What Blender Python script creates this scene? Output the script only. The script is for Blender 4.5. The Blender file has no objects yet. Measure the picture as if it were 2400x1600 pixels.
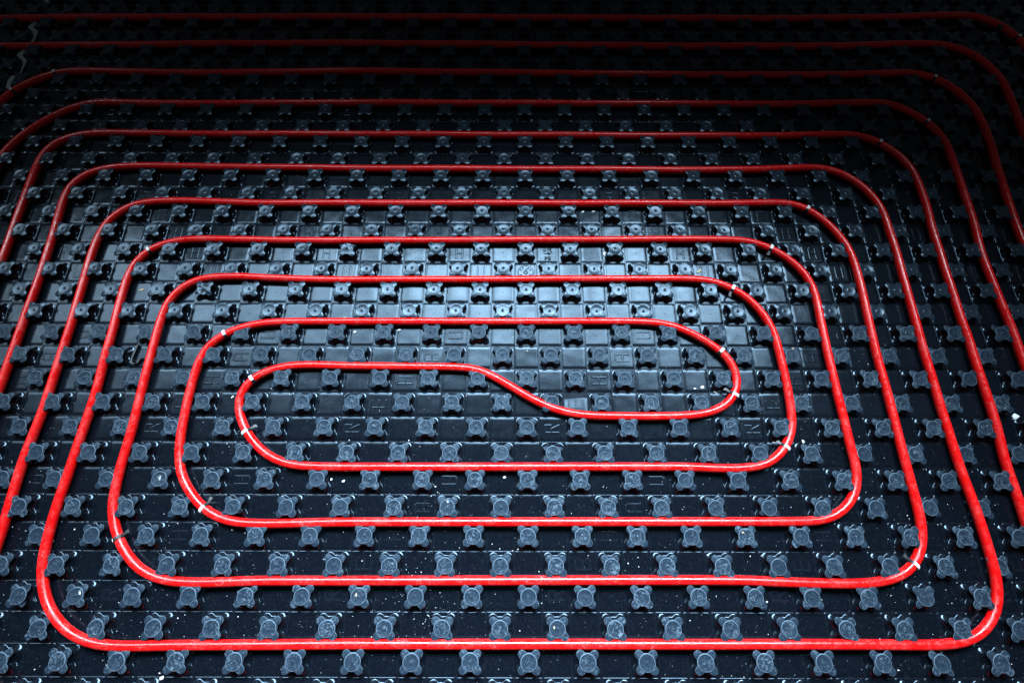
import bpy, bmesh, math, random
from mathutils import Vector, Matrix, noise as mnoise

# ------------------------------------------------------------------ camera, world, light
C = bpy.context.scene.collection
sc = bpy.context.scene
P = 0.05                      # one grid cell of the studded panels, metres

cam = bpy.data.cameras.new('camera')
cam_o = bpy.data.objects.new('camera', cam); C.objects.link(cam_o)
cam.sensor_fit = 'HORIZONTAL'; cam.sensor_width = 36.0; cam.lens = 18.005
cam.clip_start = 0.01; cam.clip_end = 50
cam_o.location = (-0.0868*P, -1.324*P, 20.3946*P)
cam_o.rotation_euler = (0.3542, 0, 0.0022)
sc.camera = cam_o

w = bpy.data.worlds.new('World'); sc.world = w; w.use_nodes = True
bg = w.node_tree.nodes['Background']
bg.inputs['Color'].default_value = (0.62, 0.70, 0.85, 1)
bg.inputs['Strength'].default_value = 0.055

def area(name, loc, aim, sx, sy, power, col, spread):
    l = bpy.data.lights.new(name, 'AREA'); l.shape = 'RECTANGLE'
    l.size = sx; l.size_y = sy; l.energy = power; l.color = col; l.spread = math.radians(spread)
    o = bpy.data.objects.new(name, l); C.objects.link(o)
    o.location = loc
    o.rotation_euler = (Vector(aim)-Vector(loc)).to_track_quat('-Z', 'Y').to_euler()
    return o
# cool daylight through a row of window panes beyond the far edge of the floor, thrown towards the viewer
for wx, wp in ((-2.5, 5), (-1.35, 14), (-0.2, 31), (0.95, 24)):
    area('window_light', (wx, 1.17-0.05*abs(wx+0.3), 1.86), (0.38*wx-0.05, -0.52, 0), 1.12, 0.8, wp, (0.64, 0.83, 1.0), 53)

sc.view_settings.view_transform = 'Standard'; sc.view_settings.look = 'None'
sc.view_settings.exposure = 0.0; sc.view_settings.gamma = 1.0
sc.view_settings.use_curve_mapping = False
sc.cycles.use_denoising = True
sc.cycles.max_bounces = 6

rnd = random.Random(7)

PIPE_ROUTE = [
    (-32,24.9),(-28.18,24.93),(-22.64,25.03),(-16.26,25.04),(-9.5,25.09),(9.22,25),(15.58,25.01),(20.38,25.11),(23.62,25.28),(25.2,25.25),(26.03,24.84),
    (26.68,24.19),(27.27,23.17),(27.2,-3),(27.2,-12),(27.1,-12.78),(26.8,-13.5),(26.32,-14.12),(25.7,-14.6),(24.98,-14.9),(24.2,-15),(-24,-15),
    (-24.78,-14.9),(-25.5,-14.6),(-26.12,-14.12),(-26.6,-13.5),(-26.9,-12.78),(-27,-12),(-27,-1),(-27,5),(-27,16.77),(-25.99,19.27),(-25.67,19.85),
    (-25.08,20.34),(-24.26,20.84),(-23.65,21.07),(-22.61,21.14),(-20.01,21.08),(-15.45,21),(-9.04,21.16),(8.75,20.94),(14.8,20.92),(18.6,21.02),
    (20.58,21.1),(21.44,20.9),(22.2,20.41),(22.86,19.63),(23.24,18.68),(23.32,17.57),(23.31,16.4),(23.17,15.1),(23.09,13.6),(22.99,11.72),(23,-3),(23,-8),
    (22.9,-8.78),(22.6,-9.5),(22.12,-10.12),(21.5,-10.6),(20.78,-10.9),(20,-11),(-20,-11),(-20.78,-10.9),(-21.5,-10.6),(-22.12,-10.12),(-22.6,-9.5),
    (-22.9,-8.78),(-23,-8),(-23,-1),(-22.88,9.91),(-22.88,10.65),(-22.92,11.94),(-22.94,13.21),(-22.95,14.28),(-22.96,15.38),(-22.78,16.16),
    (-22.24,16.69),(-21.4,17.01),(-20.42,17.1),(-18.97,17.06),(-14.65,17.02),(-8.55,17.03),(8.3,16.96),(12.6,16.97),(15.49,17.06),(16.77,17.04),
    (17.57,16.79),(18.17,16.31),(18.72,15.7),(19.07,14.93),(19.15,13.92),(19.17,12.79),(19.06,11.55),(19.1,10.64),(19.06,9.61),(19.09,8.4),(19.05,7.24),
    (19.11,6.31),(19.06,5.28),(19.08,4.41),(19.09,3.5),(19.08,2.39),(18.95,1.31),(18.99,0.6),(19.01,-0.31),(19,-3.31),(19,-4),(18.9,-4.78),(18.6,-5.5),
    (18.12,-6.12),(17.5,-6.6),(16.78,-6.9),(16,-7),(-16,-7),(-16.78,-6.9),(-17.5,-6.6),(-18.12,-6.12),(-18.6,-5.5),(-18.9,-4.78),(-19,-4),(-19,-3.34),
    (-18.92,-1.34),(-18.95,-0.63),(-18.98,0.43),(-19,1.41),(-18.93,2.15),(-18.86,3.2),(-18.87,4.53),(-18.86,5.47),(-18.85,6.44),(-18.86,7.31),
    (-18.89,8.34),(-18.91,9.19),(-18.95,9.99),(-18.94,10.89),(-18.8,11.79),(-18.53,12.26),(-18.16,12.65),(-17.57,12.97),(-16.58,13.1),(-15.22,13.1),
    (-11.8,12.98),(-8.08,12.99),(7.85,13.01),(10.56,13.02),(12.6,13.06),(13.38,12.86),(13.85,12.5),(14.39,11.92),(14.83,11.16),(15.07,10.49),(15.14,9.68),
    (15.15,8.61),(15.11,7.36),(15.08,6.24),(15.07,5.21),(15.11,4.15),(15.1,2.96),(15.09,1.81),(15.1,0.59),(15.12,-0.16),(15.13,-0.93),(15.04,-1.49),
    (14.86,-1.98),(14.49,-2.47),(13.93,-2.81),(13.31,-2.98),(12.51,-3.07),(10.7,-3.05),(8.11,-2.96),(6.03,-2.96),(-6.2,-3.01),(-9.06,-3.01),
    (-11.39,-3.09),(-12.44,-3.04),(-13.28,-2.81),(-13.92,-2.37),(-14.35,-1.93),(-14.71,-1.39),(-14.99,-0.88),(-15.1,-0.57),(-15.16,0.06),(-15.18,0.76),
    (-15.16,1.42),(-15.11,1.76),(-15.1,2.62),(-15.09,3.5),(-15.13,4.35),(-15.11,5.22),(-15.12,5.99),(-15.11,6.98),(-15.04,7.73),(-14.81,8.35),
    (-14.34,8.81),(-13.7,9.09),(-12.43,9.17),(-9.85,9.05),(-7.61,9),(7.4,9.09),(8.54,9.02),(9.27,8.74),(9.74,8.49),(10.24,8.04),(10.69,7.36),(10.95,6.69),
    (11.02,5.9),(11.07,5.01),(11.09,4.15),(11.09,3.37),(11.05,2.72),(10.86,2.14),(10.51,1.64),(9.86,1.13),(9.28,0.99),(8.43,0.93),(6.48,1.01),
    (-5.85,0.97),(-7.01,0.97),(-8.06,0.99),(-8.8,1.07),(-9.36,1.28),(-9.84,1.57),(-10.26,1.95),(-10.65,2.4),(-10.83,2.72),(-10.87,2.8),(-11.12,3.33),
    (-11.14,3.81),(-10.91,4.33),(-10.45,4.73),(-9.6,5.01),(-8.65,5.1),(-7.2,5.05),(-3.55,5.02),(-1.93,4.99),(-1.26,4.84),(-0.66,4.5),(0.05,4.07),
    (0.81,3.59),(1.51,3.29),(2.14,3.09),(2.95,2.99),(5,2.96),(6.74,2.98),(7.62,3.07),(8.32,3.3),(8.71,3.57),(8.97,3.93),(9.14,4.36),(9.15,4.73),
    (9.01,5.2),(8.71,5.65),(8.17,6.1),(7.46,6.55),(6.73,6.88),(5.97,7.02),(5.35,7.05),(-7.38,7.03),(-9.54,7.02),(-10.77,6.95),(-11.65,6.72),(-12.33,6.41),
    (-12.8,6),(-13.01,5.55),(-13.13,4.85),(-13.17,3.81),(-13.15,2.91),(-13.13,2.05),(-12.94,1.09),(-12.83,0.76),(-12.5,0.28),(-12.07,-0.2),(-11.66,-0.56),
    (-11.11,-0.87),(-10.48,-1.05),(-9.39,-1.1),(-6.43,-1.03),(6.25,-0.99),(10.04,-0.98),(11.39,-0.96),(12.02,-0.78),(12.54,-0.42),(12.91,-0),(13.1,0.48),
    (13.17,1.02),(13.16,1.46),(13.1,1.81),(13.1,2.84),(13.06,3.97),(13.05,5.02),(13.05,6.04),(13.06,7.09),(13.1,8.05),(13.04,8.81),(12.78,9.46),
    (12.31,10.04),(11.63,10.59),(10.77,10.97),(9.94,11.08),(7.63,11.08),(-7.84,10.98),(-10.14,10.99),(-14.11,11.05),(-15.09,11.01),(-15.83,10.82),
    (-16.42,10.51),(-16.82,10.03),(-17,9.48),(-17.07,8.77),(-17.05,8),(-17.02,7.18),(-16.99,6.38),(-17.01,5.35),(-16.94,4.23),(-16.98,3.14),(-17.06,2.04),
    (-17.08,1.41),(-17.12,0.54),(-17.18,-0.37),(-17.18,-1.24),(-17.14,-2.04),(-17.03,-2.72),(-16.78,-3.33),(-16.38,-3.93),(-15.88,-4.38),(-15.32,-4.74),
    (-14.54,-5),(-13.71,-5.08),(-11.72,-5.04),(-5.97,-4.99),(5.8,-4.97),(11.81,-4.96),(14.56,-4.98),(15.48,-4.91),(16.11,-4.69),(16.62,-4.33),
    (17.02,-3.83),(17.2,-3.37),(17.32,-2.66),(17.31,-1.88),(17.31,-1.03),(17.26,-0.15),(17.17,0.65),(17.14,1.47),(17.13,2.38),(17.09,3.44),(17.1,4.53),
    (17.06,5.66),(17.08,6.83),(17.1,8.05),(17.11,9.32),(17.16,10.49),(17.1,11.55),(17.11,12.39),(16.95,13.11),(16.58,13.84),(15.98,14.5),(15.18,14.96),
    (14.37,15.09),(11.55,14.93),(8.07,14.91),(-8.31,14.97),(-14.25,15.05),(-17.41,15.09),(-18.8,15.08),(-19.81,14.91),(-20.43,14.66),(-20.96,14.11),
    (-21.11,13.45),(-21.07,12.65),(-20.98,11.49),(-20.95,10.66),(-20.91,9.41),(-20.9,8.41),(-20.94,7.38),(-20.92,6.38),(-20.92,5.66),(-20.91,4.59),
    (-21,-1),(-21,-6),(-20.9,-6.78),(-20.6,-7.5),(-20.12,-8.12),(-19.5,-8.6),(-18.78,-8.9),(-18,-9),(18,-9),(18.78,-8.9),(19.5,-8.6),(20.12,-8.12),
    (20.6,-7.5),(20.9,-6.78),(21,-6),(21,-3),(21.08,5.73),(21.09,6.84),(21.01,7.92),(20.96,9.11),(20.9,10.35),(21.09,12),(21.12,13.44),(21.16,14.68),
    (21.18,15.7),(21.14,16.76),(20.79,17.57),(20.25,18.21),(19.52,18.77),(18.87,19.1),(17.39,19.1),(14.42,18.97),(8.53,18.99),(-8.79,19.03),
    (-15.04,18.96),(-18.73,18.98),(-20.96,19.04),(-21.88,18.9),(-22.77,18.43),(-23.63,17.69),(-24.3,16.87),(-24.74,16.07),(-24.87,15.63),(-25,13.13),
    (-25,5),(-25,-1),(-25,-10),(-24.9,-10.78),(-24.6,-11.5),(-24.12,-12.12),(-23.5,-12.6),(-22.78,-12.9),(-22,-13),(22,-13),(22.78,-12.9),(23.5,-12.6),
    (24.12,-12.12),(24.6,-11.5),(24.9,-10.78),(25,-10),(25,-3),(25.15,17.03),(25.23,18.5),(25.27,19.73),(25.22,20.71),(24.75,21.82),(24.01,22.64),
    (22.98,23.11),(21.45,23.18),(18.3,23),(15.19,22.96),(8.98,22.95),(-9.27,23.12),(-15.86,23.06),(-22.06,22.97),(-27.47,22.88),(-32,22.9),
]

# ------------------------------------------------------------------ materials
def new_mat(name):
    m = bpy.data.materials.new(name); m.use_nodes = True
    nt = m.node_tree; b = nt.nodes['Principled BSDF']
    return m, nt, b
def N(nt, t, **kw):
    n = nt.nodes.new(t)
    for k, v in kw.items(): setattr(n, k, v)
    return n
def coords(nt, per_object=True):
    tc = N(nt, 'ShaderNodeTexCoord')
    if not per_object: return tc.outputs['Object']
    oi = N(nt, 'ShaderNodeObjectInfo')
    mu = N(nt, 'ShaderNodeMath', operation='MULTIPLY'); mu.inputs[1].default_value = 37.0
    nt.links.new(oi.outputs['Random'], mu.inputs[0])
    ad = N(nt, 'ShaderNodeVectorMath', operation='ADD')
    nt.links.new(tc.outputs['Object'], ad.inputs[0]); nt.links.new(mu.outputs[0], ad.inputs[1])
    return ad.outputs[0]
def noise(nt, vec, scale, detail=3, rough=0.55, dist=0.0):
    n = N(nt, 'ShaderNodeTexNoise'); n.inputs['Scale'].default_value = scale
    n.inputs['Detail'].default_value = detail; n.inputs['Roughness'].default_value = rough
    n.inputs['Distortion'].default_value = dist
    nt.links.new(vec, n.inputs['Vector']); return n.outputs['Fac']
def ramp(nt, fac, a, b, ca=(0,0,0,1), cb=(1,1,1,1)):
    r = N(nt, 'ShaderNodeValToRGB')
    r.color_ramp.elements[0].position = a; r.color_ramp.elements[0].color = ca
    r.color_ramp.elements[1].position = b; r.color_ramp.elements[1].color = cb
    nt.links.new(fac, r.inputs['Fac']); return r.outputs['Color']
def mix(nt, fac, a, b):
    m = N(nt, 'ShaderNodeMix', data_type='RGBA')
    if isinstance(fac, float): m.inputs[0].default_value = fac
    else: nt.links.new(fac, m.inputs[0])
    for k, v in ((6, a), (7, b)):
        if isinstance(v, tuple): m.inputs[k].default_value = v
        else: nt.links.new(v, m.inputs[k])
    return m.outputs[2]
def bump(nt, b, h, strength, dist=0.0005):
    n = N(nt, 'ShaderNodeBump'); n.inputs['Strength'].default_value = strength
    n.inputs['Distance'].default_value = dist
    nt.links.new(h, n.inputs['Height']); nt.links.new(n.outputs[0], b.inputs['Normal'])
def rng(nt, fac, lo, hi):
    m = N(nt, 'ShaderNodeMapRange'); m.inputs['To Min'].default_value = lo; m.inputs['To Max'].default_value = hi
    nt.links.new(fac, m.inputs['Value']); return m.outputs[0]

def plastic(name, base, scuff, dustcol, r0, r1, scuff_amt, dust_lo, bumps, spec=0.25, wear=False):
    m, nt, b = new_mat(name)
    b.inputs['Specular IOR Level'].default_value = spec
    b.inputs['Specular Tint'].default_value = (0.62, 0.83, 1.0, 1)
    v = coords(nt)
    n1 = noise(nt, v, 90, 4, 0.6, 0.6)
    n2 = noise(nt, v, 900, 3, 0.7)
    n3 = noise(nt, v, 150 if wear else 260, 6, 0.7, 1.6 if wear else 2.5)
    sc_f = ramp(nt, n3, 0.52 if wear else 0.52, 0.78 if wear else 0.74)
    if wear:                                          # some knobs are trodden pale, some hardly touched
        oi = N(nt, 'ShaderNodeObjectInfo')
        wm = N(nt, 'ShaderNodeMath', operation='MULTIPLY'); nt.links.new(sc_f, wm.inputs[0])
        nt.links.new(rng(nt, oi.outputs['Random'], 0.15, 1.0), wm.inputs[1]); sc_f = wm.outputs[0]
    col = mix(nt, sc_f, base, mix(nt, scuff_amt, base, scuff))
    d = ramp(nt, n2, dust_lo, dust_lo+0.06)
    big = ramp(nt, n1, 0.38, 0.66)
    mm = N(nt, 'ShaderNodeMath', operation='MULTIPLY'); nt.links.new(d, mm.inputs[0]); nt.links.new(big, mm.inputs[1])
    col = mix(nt, mm.outputs[0], col, dustcol)
    nt.links.new(col, b.inputs['Base Color'])
    nt.links.new(rng(nt, n1, r0, r1), b.inputs['Roughness'])
    bump(nt, b, noise(nt, v, 45, 2, 0.5), bumps)
    return m
M = {}
M['plate'] = plastic('panel_plastic', (0.003,0.0045,0.007,1), (0.012,0.016,0.022,1), (0.34,0.36,0.38,1), 0.14, 0.22, 0.5, 0.7, 0.3, 0.22)
M['plate_dusty'] = plastic('panel_plastic_dusty', (0.0015,0.0024,0.0042,1), (0.014,0.018,0.026,1), (0.38,0.40,0.42,1), 0.13, 0.23, 0.6, 0.69, 0.3, 0.2)
M['nub'] = plastic('nub_plastic', (0.0025,0.0038,0.006,1), (0.01,0.014,0.019,1), (0.3,0.33,0.36,1), 0.13, 0.22, 0.5, 0.7, 0.03, 0.55)
M['cap'] = plastic('cap_plastic', (0.012,0.019,0.027,1), (0.03,0.043,0.056,1), (0.4,0.43,0.45,1), 0.18, 0.28, 0.5, 0.7, 0.15, 0.3)
M['cap_scuffed'] = plastic('cap_plastic_scuffed', (0.009,0.0155,0.024,1), (0.18,0.24,0.29,1), (0.5,0.53,0.55,1), 0.34, 0.50, 0.95, 0.66, 0.5, 0.10, True)
M['edge'] = plastic('moulded_edge', (0.003,0.0045,0.007,1), (0.012,0.016,0.022,1), (0.3,0.32,0.34,1), 0.12, 0.18, 0.5, 0.74, 0.02, 0.38)
M['ear'] = plastic('lobe_plastic', (0.007,0.011,0.016,1), (0.06,0.08,0.10,1), (0.4,0.43,0.45,1), 0.3, 0.45, 0.6, 0.68, 0.4, 0.2)
M['rim'] = plastic('worn_rim_glint', (0.075,0.105,0.135,1), (0.24,0.29,0.33,1), (0.4,0.43,0.45,1), 0.4, 0.5, 0.6, 0.7, 0.1)  # edge wear plus the bright rim highlight, painted in as a paler colour

def pipe_mat():
    m, nt, b = new_mat('red_pipe_plastic')
    v = coords(nt, False)
    n1 = noise(nt, v, 35, 4, 0.6)
    n3 = noise(nt, v, 210, 5, 0.7, 3.0)
    n2 = noise(nt, v, 1100, 2, 0.6)
    sf = ramp(nt, n3, 0.57, 0.70)
    pt = ramp(nt, n1, 0.46, 0.60)
    mm = N(nt, 'ShaderNodeMath', operation='MULTIPLY'); nt.links.new(sf, mm.inputs[0]); nt.links.new(pt, mm.inputs[1])
    m2 = N(nt, 'ShaderNodeMath', operation='MULTIPLY'); nt.links.new(mm.outputs[0], m2.inputs[0]); m2.inputs[1].default_value = 0.7
    col = mix(nt, m2.outputs[0], (0.62,0.004,0.004,1), (0.85,0.42,0.38,1))
    d = ramp(nt, n2, 0.69, 0.73)
    md = N(nt, 'ShaderNodeMath', operation='MULTIPLY'); nt.links.new(d, md.inputs[0]); nt.links.new(pt, md.inputs[1])
    col = mix(nt, md.outputs[0], col, (0.8,0.55,0.5,1))
    nt.links.new(col, b.inputs['Base Color'])
    nt.links.new(rng(nt, ramp(nt, noise(nt, v, 60, 5, 0.7, 1.0), 0.40, 0.62), 0.09, 0.42), b.inputs['Roughness'])
    b.inputs['Specular IOR Level'].default_value = 0.36
    b.inputs['Specular Tint'].default_value = (1, 0.93, 0.86, 1)
    bump(nt, b, n3, 0.05, 0.0004)
    return m
M['pipe'] = pipe_mat()
def simple(name, col, r, var=0.25, scale=300, bs=0.3):
    m, nt, b = new_mat(name); v = coords(nt)
    n = noise(nt, v, scale, 4, 0.6)
    dark = tuple(c*(1-var) for c in col[:3])+(1,)
    nt.links.new(mix(nt, n, dark, col), b.inputs['Base Color'])
    b.inputs['Roughness'].default_value = r
    bump(nt, b, n, bs); return m
M['tie_white'] = simple('tie_white', (0.82,0.83,0.80,1), 0.4, 0.12)
M['tie_black'] = simple('tie_black', (0.006,0.0065,0.008,1), 0.5, 0.2)
M['plaster'] = simple('plaster', (0.80,0.80,0.77,1), 0.85, 0.25, 500, 0.6)
M['tan'] = simple('tan_crumb', (0.62,0.44,0.27,1), 0.85, 0.35, 500, 0.6)
M['smear_plaster'] = simple('thin_plaster', (0.6,0.62,0.63,1), 0.8, 0.5, 600, 0.6)
M['smear_tan'] = simple('thin_tan_plaster', (0.42,0.33,0.22,1), 0.8, 0.5, 600, 0.6)
M['wood'] = simple('splinter', (0.50,0.45,0.24,1), 0.8, 0.3, 400, 0.6)
M['foam'] = simple('insulation_foam', (0.42,0.49,0.48,1), 0.9, 0.2, 300, 0.5)
M['slab'] = simple('screed', (0.22,0.21,0.20,1), 0.9, 0.3, 60, 0.5)

# ------------------------------------------------------------------ helpers
def mesh_obj(name, me, mat=None, parent=None, loc=(0,0,0), rot=(0,0,0)):
    o = bpy.data.objects.new(name, me); C.objects.link(o)
    o.location = loc; o.rotation_euler = rot
    if parent: o.parent = parent
    if mat is not None and not me.materials: me.materials.append(mat)
    return o
def tag(o, label, cat, group=None, kind=None):
    if label: o['label'] = label
    if cat: o['category'] = cat
    if group: o['group'] = group
    if kind: o['kind'] = kind
    return o
def empty(name, loc):
    o = bpy.data.objects.new(name, None); C.objects.link(o); o.location = loc
    o.empty_display_size = 0.05
    return o
def from_rings(name, rings, close_bottom=False, mats=None, smooth=True, fan=True, flat=()):
    """rings: list of lists of (x,y,z), equal length, lofted in order; the last is closed by a fan."""
    n = len(rings[0]); v = []; f = []; mi = []
    for r in rings: v += r
    for k in range(len(rings)-1):
        for i in range(n):
            j = (i+1) % n
            f.append((k*n+i, k*n+j, (k+1)*n+j, (k+1)*n+i)); mi.append(mats[k] if mats else 0)
    if fan:
        last = rings[-1]; c = len(v)
        v.append(tuple(sum(p[a] for p in last)/n for a in range(3)))
        b0 = (len(rings)-1)*n
        for i in range(n):
            f.append((b0+i, b0+(i+1) % n, c)); mi.append(mats[-1] if mats else 0)
    me = bpy.data.meshes.new(name); me.from_pydata(v, [], f); me.update()
    for q, (p, m_) in enumerate(zip(me.polygons, mi)): p.use_smooth = smooth and (q//n) not in flat; p.material_index = m_
    return me

# ------------------------------------------------------------------ nub, cap and plate shapes
_q = [0, 5, 10, 14.5, 18.5, 22.5, 30]
_q = sorted([-a for a in _q[1:]]+_q)+[45]
ANG = [math.radians(45+90*q+a) for q in range(4) for a in _q]      # denser round the four lobes
NS = len(ANG)
def lobed(th):
    rs = [0.300]
    for q in range(4):
        a = math.pi/4+q*math.pi/2; d = 0.242*math.sqrt(2); r = 0.143
        c = math.cos(th-a); s = d*math.sin(th-a)
        if c > 0 and abs(s) < r: rs.append(d*c+math.sqrt(r*r-s*s))
    kk = 60.0; m = max(rs)
    return m+math.log(sum(math.exp(kk*(x-m)) for x in rs))/kk-0.004
LOBE = [lobed(a) for a in ANG]
MEAN = 0.33
def ring_lobe(s, z, soft=0.0, jit=None):
    out = []
    for i, th in enumerate(ANG):
        r = (LOBE[i]*(1-soft)+MEAN*soft)*s*P
        if jit: r *= 1+jit(th)
        out.append((r*math.cos(th), r*math.sin(th), z))
    return out
def ring_inset(d, z, jit=None):
    """lobed outline moved inwards by d cells, so the lobe tops stay round"""
    pts = [Vector((LOBE[i]*math.cos(t), LOBE[i]*math.sin(t))) for i, t in enumerate(ANG)]
    out = []
    for i in range(NS):
        t = pts[(i+1) % NS]-pts[i-1]; n = Vector((t.y, -t.x)).normalized()
        p = pts[i]-n*d; k = 1+(jit(ANG[i]) if jit else 0)
        out.append((p.x*P*k, p.y*P*k, z))
    return out
def ring_sq(h, z):
    out = []
    for th in ANG:
        c, s = math.cos(th), math.sin(th)
        r = h*P/max(abs(c), abs(s)); out.append((r*c, r*s, z))
    return out
NC = 32
def ring_circ(r, z, ex=1.0, angs=None):
    angs = angs or [2*math.pi*i/NC for i in range(NC)]
    return [(r*P*math.cos(a)*ex, r*P*math.sin(a)/ex, z) for a in angs]
mm = 0.001
def nub_mesh(name, seed, dent=0.0):
    r = random.Random(seed)
    ph = [r.uniform(0, 6.28) for _ in range(3)]
    jit = lambda a: 0.012*math.sin(2*a+ph[0])+0.012*math.sin(3*a+ph[1])
    R = [ring_sq(.494,-1.4*mm), ring_sq(.488,-.6*mm), ring_sq(.474,-.3*mm),
         ring_lobe(1.175,-.29*mm), ring_lobe(1.115,.08*mm), ring_lobe(1.06,.75*mm), ring_lobe(1.0,2.0*mm),
         ring_lobe(.85,5.5*mm,.1), ring_lobe(.80,10.5*mm,.1), ring_lobe(.89,13.8*mm,.05,jit),
         ring_lobe(1.0,15.7*mm,0,jit), ring_inset(.006,16.45*mm,jit), ring_inset(.018,16.75*mm,jit),
         ring_circ(.24,16.8*mm,1.0,ANG)]
    if dent:
        a = r.uniform(0, 6.28); dx, dy = math.cos(a), math.sin(a)
        for k in range(7, 14):
            R[k] = [(x-dx*max(0,(x*dx+y*dy)-.15*P)*dent, y-dy*max(0,(x*dx+y*dy)-.15*P)*dent,
                     z-max(0,(x*dx+y*dy)-.12*P)*dent*.9*(k-6)/8) for x, y, z in R[k]]
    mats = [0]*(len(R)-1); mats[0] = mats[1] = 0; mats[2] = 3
    mats[10] = 1; mats[11] = 2; mats[12] = 2         # worn edge with its highlight painted in, and top of the lobes
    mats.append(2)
    return from_rings(name, R, mats=mats, flat=(2,))
def cap_mesh(name, seed, dish=0.15, dent=0.0):
    r = random.Random(seed); ex = 1+r.uniform(-.012,.012)
    R = [ring_circ(.272,16.2*mm,ex), ring_circ(.281,17.2*mm,ex), ring_circ(.276,17.7*mm,ex),
         ring_circ(.264,17.8*mm,ex), ring_circ(.248,(17.7-dish*.4)*mm,ex),
         ring_circ(.10,(17.7-dish)*mm,ex), ring_circ(.026,(17.7-dish)*mm,ex), ring_circ(.014,(18.2-dish)*mm,ex)]
    if dent:
        a = r.uniform(0, 6.28); dx, dy = math.cos(a), math.sin(a)
        R = [[(x, y, z-max(0, x*dx+y*dy+.02*P)*dent-0.0006*dent*math.sin(900*x+300*y)*3) for x, y, z in q] for q in R]
    mats = [0]*(len(R)-1); mats[1] = 1; mats[2] = 1
    return from_rings(name, R, mats=mats)
PG = 8
def plate_mesh(name, seed, bulge_x=0.0, bulge=0.0, rough=0.00012):
    """one pillowed square between the grooves, with a moulding pip at its centre"""
    r = random.Random(seed); off = Vector((r.uniform(0,50), r.uniform(0,50), 0))
    bm = bmesh.new(); half = .463*P
    def zz(x, y):
        z = rough*mnoise.noise(Vector((x*45, y*45, 0))+off)*2
        return z+bulge_x*(1-(x/half)**2)+bulge*(1-(x/half)**2)*(1-(y/half)**2)
    g = [[bm.verts.new((-half+2*half*i/PG, -half+2*half*j/PG, 0)) for i in range(PG+1)] for j in range(PG+1)]
    for row in g:
        for v in row: v.co.z = zz(v.co.x, v.co.y)
    for j in range(PG):
        for i in range(PG): bm.faces.new((g[j][i], g[j][i+1], g[j+1][i+1], g[j+1][i]))
    loop = [g[0][i] for i in range(PG)]+[g[j][PG] for j in range(PG)]+[g[PG][PG-i] for i in range(PG)]+[g[PG-j][0] for j in range(PG)]
    prev = loop
    for h, z in ((.478,-.26*mm), (.489,-.68*mm), (.494,-1.4*mm)):
        nl = [bm.verts.new((v.co.x*h/.463, v.co.y*h/.463, (v.co.z if z > -1*mm else 0)+z)) for v in loop]
        for i in range(len(loop)):
            j = (i+1) % len(loop); bm.faces.new((prev[j], prev[i], nl[i], nl[j])).material_index = 1
        prev = nl
    for f in bm.faces: f.smooth = True
    cz = zz(0, 0)                                    # the pip
    a = [bm.verts.new((.022*P*math.cos(k*math.pi/4), .022*P*math.sin(k*math.pi/4), cz-.05*mm)) for k in range(8)]
    t = bm.verts.new((0, 0, cz+.5*mm))
    for k in range(8): bm.faces.new((a[k], a[(k+1) % 8], t))
    me = bpy.data.meshes.new(name); bm.to_mesh(me); bm.free(); return me

NUB = [nub_mesh('nub', s) for s in range(5)]+[nub_mesh('nub_dented', 50+s, .5) for s in range(3)]
CAPS = [cap_mesh('cap', s, .05+.09*s) for s in range(5)]+[cap_mesh('cap_dented', 70+s, .3, .18) for s in range(3)]
CAPC = [m_.copy() for m_ in CAPS]
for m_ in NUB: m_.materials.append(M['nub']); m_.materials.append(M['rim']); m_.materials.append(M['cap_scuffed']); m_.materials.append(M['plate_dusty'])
NUBC = [m_.copy() for m_ in NUB]
for m_ in NUBC: m_.materials[1] = M['cap']; m_.materials[2] = M['cap']; m_.materials[3] = M['plate']
for m_ in CAPS: m_.materials.append(M['cap_scuffed']); m_.materials.append(M['rim'])
for m_ in CAPC: m_.materials.append(M['cap']); m_.materials.append(M['cap'])
PLATE = [plate_mesh('plate', s, rnd.uniform(-.1,.12)*mm, rnd.uniform(-.1,.15)*mm) for s in range(8)]
PLATE_B = [plate_mesh('plate_bowed', 90+s, (.75+.25*s)*mm, 0.1*mm) for s in range(3)]
PLATE_D = [m_.copy() for m_ in PLATE]
for m_ in PLATE+PLATE_B: m_.materials.append(M['plate']); m_.materials.append(M['edge'])
for m_ in PLATE_D: m_.materials.append(M['plate_dusty']); m_.materials.append(M['edge'])

# raised moulded marks: letters R E H A U, recycling mark, date wheel
def strokes_mesh(name, segs, wd=.062, top=.5):
    bm = bmesh.new()
    for k, (x0, y0, x1, y1) in enumerate(segs):
        d = Vector((x1-x0, y1-y0)); L = d.length; d.normalize(); n = Vector((-d.y, d.x))
        a = Vector((x0, y0))-d*wd/2; b = Vector((x1, y1))+d*wd/2
        zt = (top+.03*k)*mm
        def q(s, z):
            return [bm.verts.new(((p.x)*P, (p.y)*P, z)) for p in
                    (a-n*s+d*(wd/2-s), b-n*s-d*(wd/2-s), b+n*s-d*(wd/2-s), a+n*s+d*(wd/2-s))]
        lo = q(wd/2+.022, -.4*mm); mi = q(wd/2, zt*.75); hi = q(wd/2-.016, zt)
        for A, B in ((lo, mi), (mi, hi)):
            for i in range(4): bm.faces.new((A[i], A[(i+1) % 4], B[(i+1) % 4], B[i]))
        bm.faces.new(hi)
    me = bpy.data.meshes.new(name); bm.to_mesh(me); bm.free()
    me.materials.append(M['plate']); return me
hx, hy = .145, .27
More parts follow.
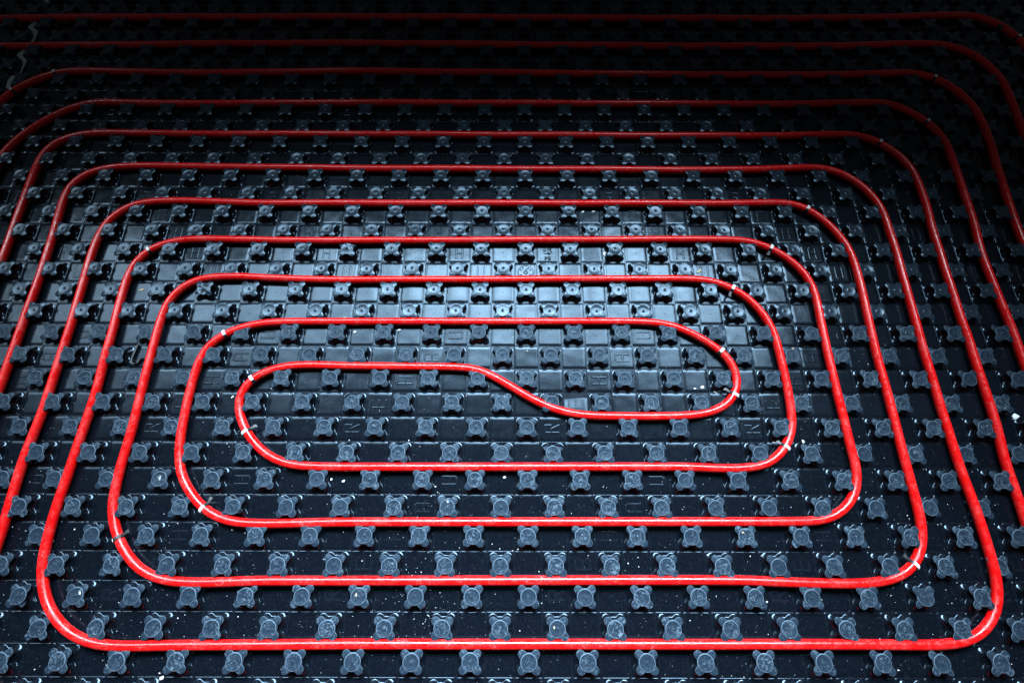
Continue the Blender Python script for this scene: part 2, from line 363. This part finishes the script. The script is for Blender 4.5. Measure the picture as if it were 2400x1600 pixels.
LET = {
 'R': [(-hx,-hy,-hx,hy),(-hx,hy,hx,hy),(hx,hy,hx,.03),(hx,.03,-hx,.03),(0,.03,hx,-hy)],
 'E': [(-hx,-hy,-hx,hy),(-hx,hy,hx,hy),(-hx,0,hx,0),(-hx,-hy,hx,-hy)],
 'H': [(-hx,-hy,-hx,hy),(hx,-hy,hx,hy),(-hx,0,hx,0)],
 'A': [(-hx,-hy,-hx,hy-.06),(hx,-hy,hx,hy-.06),(-hx+.05,hy,hx-.05,hy),(-hx,-.04,hx,-.04)],
 'U': [(-hx,-hy+.05,-hx,hy),(hx,-hy+.05,hx,hy),(-hx+.05,-hy,hx-.05,-hy)],
}
LETM = {k: strokes_mesh('raised_letter', s) for k, s in LET.items()}
ring = lambda r, n, cx=0, cy=0, a0=0, a1=360: [(cx+r*math.cos(math.radians(a0+(a1-a0)*i/n)), cy+r*math.sin(math.radians(a0+(a1-a0)*i/n)),
        cx+r*math.cos(math.radians(a0+(a1-a0)*(i+1)/n)), cy+r*math.sin(math.radians(a0+(a1-a0)*(i+1)/n))) for i in range(n)]
tri = []
for q in range(3):
    a, b = math.radians(90+120*q), math.radians(210+120*q); R_ = .27
    A, B = Vector((R_*math.cos(a), R_*math.sin(a)+.09)), Vector((R_*math.cos(b), R_*math.sin(b)+.09))
    p0, p1 = A.lerp(B, .16), A.lerp(B, .74)
    tri.append((p0.x, p0.y, p1.x, p1.y))
    d = (B-A).normalized(); n = Vector((-d.y, d.x))
    for s in (1, -1):
        e = p1-d*.07+n*.06*s; tri.append((p1.x, p1.y, e.x, e.y))
tri += [(-.11,-.36,-.11,-.22),(-.11,-.22,-.04,-.22),(-.04,-.22,-.04,-.29),(-.04,-.29,-.11,-.29),
        (.11,-.22,.04,-.22),(.04,-.22,.04,-.29),(.04,-.29,.11,-.29),(.11,-.29,.11,-.36),(.11,-.36,.04,-.36)]
RECY = strokes_mesh('recycling_mark', tri, .028, .5)
clk = ring(.34, 22)+ring(.075, 10)
for q in range(12):
    if q % 3 == 0: continue
    a = math.radians(30*q); clk.append((.22*math.cos(a), .22*math.sin(a), .27*math.cos(a), .27*math.sin(a)))
clk.append((0, .1, .05, .19))
CLOCK = strokes_mesh('date_wheel', clk, .022, .45)

def letter_at(i, j):
    """which raised mark, if any, stands in empty cell (i, j); returns (mesh, rotation)"""
    if j < 7:
        y0 = -21; x0 = 16*math.floor(i/16)
        for n, ch in enumerate('REHAU'):
            if (i-n-x0) in (1, 9) or (i-n-x0) in (1, 9):
                if (j-n-y0) in (1, 7, 17, 23): return LETM[ch], math.pi/2
    else:
        x0 = -13+28*math.floor((i+13)/28); y0 = 7+16*math.floor((j-7)/16)
        if (i, j) == (1, 10): return RECY, 0
        if (i, j) == (0, 9): return CLOCK, 0
        for n, ch in enumerate('REHAU'):
            if (i-n-x0) in (1, 7, 17, 23) and (j+n-y0) in (6, 14): return LETM[ch], 0
    return None

# ------------------------------------------------------------------ floor and studded panels
def box_mesh(name, x0, x1, y0, y1, z0, z1, mat):
    bm = bmesh.new()
    vs = [bm.verts.new((x, y, z)) for z in (z0, z1) for y in (y0, y1) for x in (x0, x1)]
    for f in ((0,2,3,1),(4,5,7,6),(0,1,5,4),(2,6,7,3),(0,4,6,2),(1,3,7,5)): bm.faces.new([vs[k] for k in f])
    me = bpy.data.meshes.new(name); bm.to_mesh(me); bm.free(); me.materials.append(mat); return me
fl = mesh_obj('floor', box_mesh('floor', -48*P, 48*P, -24*P, 42*P, -.13, -.032, M['slab'])); fl['kind'] = 'structure'

def in_view(X, Y): return -8.6 < Y < 29.2 and abs(X) < 19.7+.347*Y+2.6
panels = [
 ('lower_left', -32, -16, -21, 7, 'black studded floor panel at the left edge, left of the pipe bends, nearest the viewer'),
 ('a', -16, 0, -21, 7, 'black studded floor panel left of the centre seam, under the lower left pipe bends'),
 ('b', 0, 16, -21, 7, 'black studded floor panel right of the centre seam, under the lower right pipe bends'),
 ('c', 16, 32, -21, 7, 'black studded floor panel along the lower right edge, beyond the long panel joint'),
 ('d', -54, -26, 7, 23, 'black studded floor panel at the far left edge, beyond the pale joint strips'),
 ('e', -26, -13, 7, 23, 'narrow black studded floor panel under the upper left pipe bends'),
 ('f', -13, 15, 7, 23, 'wide black studded floor panel with the recycling mark, under the upper pipe runs'),
 ('g', 15, 43, 7, 23, 'black studded floor panel under the upper right pipe bends'),
 ('h', -54, -26, 23, 39, 'dark studded floor panel in the top left corner of the photograph'),
 ('i', -26, 2, 23, 39, 'dark studded floor panel along the top edge, left of centre'),
 ('j', 2, 30, 23, 39, 'dark studded floor panel along the top edge, right of centre'),
]
crushed = {(-14,8):1, (-8,10):0, (9,0):1, (14,-4):1, (1,3):1, (6,7):1, (-12,-1):0, (-17,5):1, (-18,5):0}
bright_bow = {(-5,8):2, (-3,8):2, (-1,8):2, (7,8):1, (-7,8):0, (-9,8):0, (1,8):0, (5,8):0, (3,8):0}
for key, x0, x1, y0, y1, label in panels:
    bx0, bx1, by0, by1 = max(x0,-36), min(x1,36), max(y0,-17), min(y1,30)
    root = empty('studded_panel', ((bx0+bx1)/2*P, (by0+by1)/2*P, -.031))
    tag(root, label, 'floor panel', 'studded floor heating panels')
    ox, oy = root.location.x, root.location.y
    lower = y1 <= 7
    mesh_obj('base_sheet', box_mesh('base_sheet', bx0*P-ox+.0003, bx1*P-ox-.0003, by0*P-oy+.0003, by1*P-oy-.0003, 0, .0302, M['plate']), None, root)
    for j in range(by0, by1):
        for i in range(bx0, bx1):
            X, Y = i+.5, j+.5
            if not in_view(X, Y): continue
            loc = (X*P-ox, Y*P-oy, .031)
            r = random.Random(i*977+j*131+5)
            if (i+j) % 2 == 0:
                cr = (i, j) in crushed
                if (i, j) in ((17,-3), (17,-1), (17,1)): loc = (loc[0], loc[1], loc[2]-.0035)   # pressed down by the pipe
                near = lower and r.random() < .07
                vi = r.randrange(5) if not (cr or near) else 5+r.randrange(3)
                tl = .012
                o = mesh_obj('nub', (NUB if lower else NUBC)[vi], None, root, loc, (r.gauss(0,tl*.5), r.gauss(0,tl*.5), r.randrange(4)*math.pi/2))
                ci = r.randrange(5) if not cr else 5+r.randrange(3)
                mesh_obj('cap', (CAPS if lower else CAPC)[ci], None, o, (0,0,0), (r.gauss(0,.018), r.gauss(0,.018), r.uniform(0,6.28)))
            else:
                if (i, j) in bright_bow: me = PLATE_B[bright_bow[(i, j)]]; rz = 0
                else: me = (PLATE_D if lower and j < 3 else PLATE)[r.randrange(8)]; rz = r.randrange(4)*math.pi/2
                o = mesh_obj('plate', me, None, root, loc, (r.gauss(0,.006), r.gauss(0,.006), rz))
                if (i, j) in bright_bow: o.rotation_euler = (0, r.gauss(0,.004), 0)
                if (i, j) == (2, 3): o.rotation_euler = (-.06, 0, 0); rz = 0     # a buckled square that catches the window
                L = letter_at(i, j)
                if L: mesh_obj(L[0].name.split('.')[0], L[0], None, o, (0,0,0), (0,0,L[1]-rz))

# pale insulation showing through the jagged gap of the far left panel joint
gaps = [('topmost pale zigzag strip at the far left panel joint, at the upper frame edge', [(-26.75,27.6,.2),(-26.5,26.75,.3),(-26.15,26.35,.2)]),
        ('pale zigzag strip at the left panel joint between the two topmost red pipes', [(-26.3,25.0,.24),(-26.5,24.45,.3),(-26.12,24.12,.28),(-26.03,23.75,.13),(-26.05,23.3,.14)]),
        ('pale zigzag strip at the left panel joint just below the second red pipe', [(-26.22,22.95,.24),(-26.42,22.4,.3),(-26.03,22.05,.26),(-25.95,21.75,.09),(-25.95,21.0,.04)]),
        ('short pale strip at the left panel joint touching the tied pipe bend', [(-26.22,20.95,.26),(-26.3,20.6,.24),(-26.25,20.1,.2)])]
for label, pts in gaps:
    bm = bmesh.new(); prev = None
    for X, Y, wd in pts:
        cur = [bm.verts.new((X*P-wd*P/2, Y*P, .0008)), bm.verts.new((X*P-wd*P/2, Y*P, .0034)),
               bm.verts.new((X*P+wd*P/2, Y*P, .0034)), bm.verts.new((X*P+wd*P/2, Y*P, .0008))]
        if prev:
            for k in range(4): bm.faces.new((prev[k], prev[(k+1) % 4], cur[(k+1) % 4], cur[k]))
        else: bm.faces.new(cur)
        prev = cur
    bm.faces.new(list(reversed(prev))); bmesh.ops.recalc_face_normals(bm, faces=bm.faces)
    me = bpy.data.meshes.new('joint_strip'); bm.to_mesh(me); bm.free()
    tag(mesh_obj('joint_strip', me, M['foam']), label, 'insulation strip', 'pale strips in the left panel joint')

# ------------------------------------------------------------------ the heating pipe
PR, PZ = .0086, .0106
def densify(pts, step):
    out = []
    for a, b in zip(pts, pts[1:]):
        L = math.dist(a, b); n = max(1, int(round(L/step)))
        for k in range(n): out.append((a[0]+(b[0]-a[0])*k/n, a[1]+(b[1]-a[1])*k/n))
    out.append(pts[-1]); return out
route = densify(PIPE_ROUTE, .12)
for _ in range(22):
    route = [route[0]]+[((a[0]+2*b[0]+c[0])/4, (a[1]+2*b[1]+c[1])/4) for a, b, c in zip(route, route[1:], route[2:])]+[route[-1]]
# keep a vertex roughly every third of a cell
acc = 0; path = [route[0]]
for a, b in zip(route, route[1:]):
    acc += math.dist(a, b)
    if acc > .27: path.append(b); acc = 0
path = [Vector((x*P, y*P, PZ+.0005*math.sin(x*.9+y*.7))) for x, y in path]
SEG = 20; vs = []; fs = []
for k, p in enumerate(path):
    t = (path[min(k+1, len(path)-1)]-path[max(k-1, 0)]).normalized()
    n = Vector((-t.y, t.x, 0)).normalized(); u = Vector((0,0,1))
    for i in range(SEG):
        a = 2*math.pi*i/SEG; vs.append(p+n*PR*math.cos(a)+u*PR*math.sin(a))
    if k:
        b0, b1 = (k-1)*SEG, k*SEG
        for i in range(SEG): fs.append((b0+i, b0+(i+1) % SEG, b1+(i+1) % SEG, b1+i))
fs.append(tuple(range(SEG))); fs.append(tuple(reversed(range(len(vs)-SEG, len(vs)))))
me = bpy.data.meshes.new('heating_pipe'); me.from_pydata(vs, [], fs); me.update()
bm = bmesh.new(); bm.from_mesh(me); bmesh.ops.recalc_face_normals(bm, faces=bm.faces); bm.to_mesh(me); bm.free()
for p in me.polygons: p.use_smooth = True
tag(mesh_obj('heating_pipe', me, M['pipe']), 'glossy red plastic heating pipe laid in a long rounded double spiral between the studs', 'pipe')

# ------------------------------------------------------------------ cable ties round the pipe
def tie(X, Y, label, tail=1, seed=0, white_to=118):
    r = random.Random(seed)
    q = Vector((X*P, Y*P)); k = min(range(1, len(path)-1), key=lambda k: (Vector((path[k].x, path[k].y))-q).length)
    p = path[k]; t = (path[k+1]-path[k-1]).normalized(); n = Vector((-t.y, t.x, 0))
    # inner side of the bend
    curv = (path[min(k+6, len(path)-1)]+path[max(k-6, 0)])/2-p
    if curv.dot(n) < 0: n = -n                      # n now points to the inside of the bend
    root = empty('cable_tie', (p.x, p.y, p.z-PR)); tag(root, label, 'cable tie', 'cable ties on the pipe bends')
    m0 = Vector((0,0,PR)); sk = r.uniform(-.18,.18)
    t2 = (t+n*sk).normalized()
    def arc(name, a0, a1, ns, ri, ro, wd, mat):
        bm = bmesh.new(); prev = None
        for i in range(ns+1):
            a = math.radians(a0+(a1-a0)*i/ns); d = -n*math.cos(a)+Vector((0,0,1))*math.sin(a)
            cur = [bm.verts.new(m0+d*rr+t2*s*wd/2) for rr, s in ((ri,-1),(ro,-.8),(ro,.8),(ri,1))]
            if prev:
                for c in range(4): bm.faces.new((prev[c], prev[(c+1) % 4], cur[(c+1) % 4], cur[c]))
            else: bm.faces.new(cur)
            prev = cur
        bm.faces.new(list(reversed(prev))); bmesh.ops.recalc_face_normals(bm, faces=bm.faces)
        me = bpy.data.meshes.new(name); bm.to_mesh(me); bm.free()
        return mesh_obj(name, me, mat, root)
    arc('band', -55, white_to, 18, PR*.97, PR+.0018, .0064, M['tie_white'])
    arc('clasp', white_to+1, 215, 8, PR*.97, PR+.0021, .0068, M['tie_black'])
    if tail:
        bm = bmesh.new(); prev = None; ln = r.uniform(.010,.017); up = r.uniform(-.001,.003)
        for i in range(6):
            f = i/5; c = m0+n*(PR*.85+ln*f)+Vector((0,0,.0035+up*f-.002*f*f))+t2*(.003*f*f*r.uniform(-1,1))
            wd = .0046 if i < 4 else .0062
            cur = [bm.verts.new(c+t2*s*wd/2+Vector((0,0,h))) for s, h in ((-1,-.0008),(-1,.0008),(1,.0008),(1,-.0008))]
            if prev:
                for k2 in range(4): bm.faces.new((prev[k2], prev[(k2+1) % 4], cur[(k2+1) % 4], cur[k2]))
            else: bm.faces.new(cur)
            prev = cur
        bm.faces.new(list(reversed(prev))); bmesh.ops.recalc_face_normals(bm, faces=bm.faces)
        me = bpy.data.meshes.new('tail'); bm.to_mesh(me); bm.free(); mesh_obj('tail', me, M['tie_black'], root)
TIES = [
 (-23.8,21.07,'cable tie on the third pipe from the top, starting its left bend',0),
 (-25.84,19.82,'cable tie on the third pipe from the top, at the left frame edge',0),
 (-25.58,17.88,'cable tie cut by the left frame edge, beside the fourth pipe from the top',0),
 (21.76,20.81,'cable tie on the upper right bend of the third pipe from the top',0),
 (20.68,17.79,'cable tie on the upper right bend of the fourth pipe from the top',0),
 (17.89,16.72,'cable tie on the upper right bend of the fifth pipe from the top',0),
 (27.03,23.72,'cable tie on the topmost pipe, near the top right frame corner',0),
 (13.73,12.7,'cable tie on the upper right bend of the seventh pipe from the top',0),
 (11.66,10.57,'cable tie on the upper right bend of the eighth pipe from the top',1),
 (9.68,8.62,'cable tie on the upper right bend of the ninth pipe from the top',1),
 (8.7,5.8,'cable tie on the upper part of the innermost right bend',0),
 (8.86,3.72,'cable tie on the lower part of the innermost right bend',1),
 (-16.49,10.46,'cable tie on the upper left bend of the eighth pipe from the top',0),
 (-12.33,6.61,'cable tie on the upper left bend of the tenth pipe from the top',0),
 (-10.7,4.55,'cable tie on the upper part of the innermost left bend',0),
 (-10.6,2.39,'cable tie on the lower part of the innermost left bend',1),
 (-11.68,-.52,'cable tie on the lower left bend of the third pipe from the bottom',1),
 (-14.6,-1.58,'cable tie on the lower left bend of the second pipe from the bottom',1),
 (14.51,-2.44,'cable tie on the lower right bend of the second pipe from the bottom',1),
 (10.52,1.58,'cable tie on the lower right bend of the fourth pipe from the bottom',1),
]
for n_, (X, Y, lab, tl) in enumerate(TIES): tie(X, Y, 'half white half black cable tie on the lower left bend, second pipe from bottom' if n_ == 17 else 'white '+lab, tl, n_+3, 62 if n_ == 17 else 118)

# ------------------------------------------------------------------ loose clip, chips, smears and dust
bm = bmesh.new(); prev = None
prof = [(-.17,.42),(-.18,.1),(-.19,-.2),(-.14,-.36),(-.02,-.42),(.1,-.34),(.15,-.18),(.24,-.12)]
for X, Y in densify(prof, .06):
    cur = [bm.verts.new((X*P-s*.0016, Y*P-s*.0008, z)) for s, z in ((1,.0002),(1,.0062),(-1,.0062),(-1,.0002))]
    if prev:
        for k in range(4): bm.faces.new((prev[k], prev[(k+1) % 4], cur[(k+1) % 4], cur[k]))
    else: bm.faces.new(cur)
    prev = cur
bm.faces.new(list(reversed(prev))); bmesh.ops.recalc_face_normals(bm, faces=bm.faces)
me = bpy.data.meshes.new('pipe_clip'); bm.to_mesh(me); bm.free()
tag(mesh_obj('pipe_clip', me, M['tie_black'], None, (-15.75*P, 5.55*P, .0003), (0,0,-.12)), 'black open hook shaped plastic clip lying left of the upright pipe', 'clip')

def lump(name, seed, sx, sy, sz, mat, loc, rz, sub=2, jag=.45):
    r = random.Random(seed); bm = bmesh.new(); bmesh.ops.create_icosphere(bm, subdivisions=sub, radius=1)
    off = Vector((r.uniform(0,99), r.uniform(0,99), r.uniform(0,99)))
    for v in bm.verts:
        v.co *= 1+jag*mnoise.noise(v.co*1.7+off)+jag*.5*mnoise.noise(v.co*4+off)
        v.co.x *= sx; v.co.y *= sy; v.co.z = max(v.co.z, -.5)*sz+.5*sz
    me = bpy.data.meshes.new(name); bm.to_mesh(me); bm.free()
    return mesh_obj(name, me, mat, None, loc, (0,0,rz))
CHIPS = [  # X, Y, half sizes mm, rotation, material, name, label
 (4.07,10.47,2.6,5.2,1.2,-.3,'plaster','plaster_flake','torn white flake standing out above the middle, between two nubs'),
 (8.25,9.57,2.0,6.2,1.2,-.95,'wood','wood_splinter','yellow wood splinter above the upper right pipe bend'),
 (7.72,4.23,3.2,2.4,1.4,.2,'plaster','plaster_chip','larger white chip inside the innermost right bend'),
 (7.40,4.17,2.2,1.1,.9,.2,'plaster','plaster_chip','smaller white chip left of the larger one inside the innermost right bend'),
 (8.22,4.01,3.4,.9,.7,-.5,'plaster','plaster_sliver','white sliver beside the tie of the innermost right bend'),
 (20.15,3.04,6.2,5.0,1.6,.4,'plaster','plaster_flake','big pale flake at the right frame edge'),
 (-16.42,8.6,4.6,2.0,.9,.3,'tan','tan_crumb','tan crumb left of the upper left bends'),
 (-6.81,6.62,2.4,2.2,1.5,.3,'plaster','plaster_chip','off-white chip under the tenth pipe, left of centre'),
 (-4.93,6.72,3.2,1.7,1.3,.2,'plaster','plaster_chip','white chip under the tenth pipe, nearer the centre'),
 (-6.59,.47,2.3,1.7,1.1,.4,'plaster','plaster_chip','round white chip below the pipe of the innermost left bend'),
 (-7.06,.53,1.6,2.0,1.0,.1,'plaster','plaster_chip','knobbly white chip left of the round one below the inner left bend'),
 (-7.34,7.28,4.2,1.5,.9,.1,'tan','tan_crumb','tan crumbs above the tenth pipe, left of centre'),
 (-12.03,-6.05,3.2,2.2,1.2,.5,'plaster','plaster_chip','white chip at the bottom frame edge, left of centre'),
 (3.2,12.68,3.2,1.8,.8,.5,'plaster','plaster_flake','left one of two pale flakes right of centre under the seventh pipe'),
 (3.69,12.7,3.4,1.5,.8,.2,'plaster','plaster_flake','right one of two pale flakes right of centre under the seventh pipe'),
 (-11.5,3.78,1.2,2.6,.8,-.7,'plaster','plaster_sliver','white sliver outside the innermost left bend'),
 (11.42,2.02,1.8,2.6,1.1,.2,'plaster','plaster_chip','white chip outside the lower right bend of the fourth pipe from the bottom'),
 (10.25,1.98,1.9,1.0,.8,-.4,'plaster','plaster_chip','white chip inside the lower right bend of the fourth pipe from the bottom'),
 (-.38,.62,2.6,1.7,1.4,.1,'plaster','plaster_chip','white chip below the fourth pipe from the bottom, by the centre'),
]
for n_, (X, Y, a, b, h, rz, mk, nm, lab) in enumerate(CHIPS):
    tag(lump(nm, 200+n_, a*mm*1.15, b*mm*1.15, h*1.1*mm, M[mk], (X*P, Y*P, .0004), rz), lab, nm.split('_')[1], 'loose chips and crumbs on the panels')
SMEAR = [
 (-20.45,7.52,4.2,2.8,'tan','tan plaster smear on a nub at the left edge'),
 (-13.5,.55,4.6,4.2,'plaster','white plaster smear covering a nub left of the pipe of the lower left bend'),
 (-15.35,-3.4,1.9,5.2,'plaster','pale plaster smear on the right rim of a nub inside the bottom left corner bend'),
 (-2.5,-.3,2.0,2.8,'plaster','white plaster lump on a nub above the third pipe from the bottom'),
 (-5.58,-3.45,3.0,1.8,'tan','small cream smear on a nub under the second pipe from the bottom'),
 (1.38,-4.45,2.4,1.6,'tan','small cream smear on a nub above the bottom pipe, right of centre'),
 (8.38,-1.35,1.6,2.4,'tan','orange tan smear on a nub under the third pipe from the bottom'),
 (11.55,5.8,3.4,2.8,'tan','cream dust smear on a nub right of the upright inner pipe'),
]
for n_, (X, Y, a, b, mk, lab) in enumerate(SMEAR):
    r = random.Random(300+n_); bm = bmesh.new()
    for q in range(26):
        cx, cy = r.gauss(0, .42)*a*mm, r.gauss(0, .42)*b*mm; sz = r.uniform(.25, 1.1)*mm; k = r.randrange(5, 8); a0 = r.uniform(0, 6.28)
        lo = []; hi = []
        for t in range(k):
            q2 = sz*r.uniform(.55, 1.25); th = a0+2*math.pi*t/k
            lo.append(bm.verts.new((cx+q2*math.cos(th), cy+q2*math.sin(th)*.8, 0)))
            hi.append(bm.verts.new((cx+q2*.7*math.cos(th), cy+q2*.56*math.sin(th), r.uniform(.08, .22)*mm)))
        for t in range(k): bm.faces.new((lo[t], lo[(t+1) % k], hi[(t+1) % k], hi[t]))
        bm.faces.new(hi)
    me = bpy.data.meshes.new('plaster_smear'); bm.to_mesh(me); bm.free()
    tag(mesh_obj('plaster_smear', me, M['smear_'+mk], None, (X*P, Y*P, .0176), (0,0,.3*n_)), lab, 'smear', 'plaster smears on nubs')

# dust and grit nobody could count: one object
vs = []; fs = []; r = random.Random(11)
def speck(x, y, z, s):
    a0 = r.uniform(0, 6.28); b = len(vs)
    for k in range(4):
        a = a0+k*math.pi/2; q = s*r.uniform(.5, 1.2); vs.append((x+q*math.cos(a), y+q*math.sin(a), z))
    vs.append((x+s*.2*r.uniform(-1,1), y+s*.2*r.uniform(-1,1), z+s*r.uniform(.5,.9)))
    for k in range(4): fs.append((b+k, b+(k+1) % 4, b+4))
def free(X, Y):
    i, j = math.floor(X), math.floor(Y); fx, fy = X-i-.5, Y-j-.5
    return (i+j) % 2 == 1 or math.hypot(fx, fy) > .46
n_ = 0
while n_ < 2000:
    Y = r.uniform(-7, 27) if r.random() < .45 else r.gauss(-2, 3.2)
    X = r.uniform(-1, 1)*(21+.34*Y)
    if not free(X, Y) or Y < -8: continue
    speck(X*P, Y*P, .0002, min(1.6, .2+r.expovariate(3.6))*mm); n_ += 1
for cx, cy, n2, sg in ((-3.2,-3.4,60,.9),(-2.3,-4.3,70,.8),(-4.4,-3.8,40,1.0),(-11,2.2,50,.35),(5.5,3.3,14,.3),(11.2,1.9,40,.4),(-8.8,-1.5,30,1.0),(9,-4,50,2.5),(-14,-3.9,50,1.5),(13,-3,40,1.5)):
    for _ in range(n2):
        X, Y = r.gauss(cx, sg), r.gauss(cy, sg)
        if free(X, Y): speck(X*P, Y*P, .0002, min(1.8, .2+r.expovariate(4.0))*mm)
me = bpy.data.meshes.new('grit'); me.from_pydata(vs, [], fs); me.update()
tag(mesh_obj('grit', me, M['plaster']), 'fine white dust and grit strewn over the panels', 'grit', None, 'stuff')
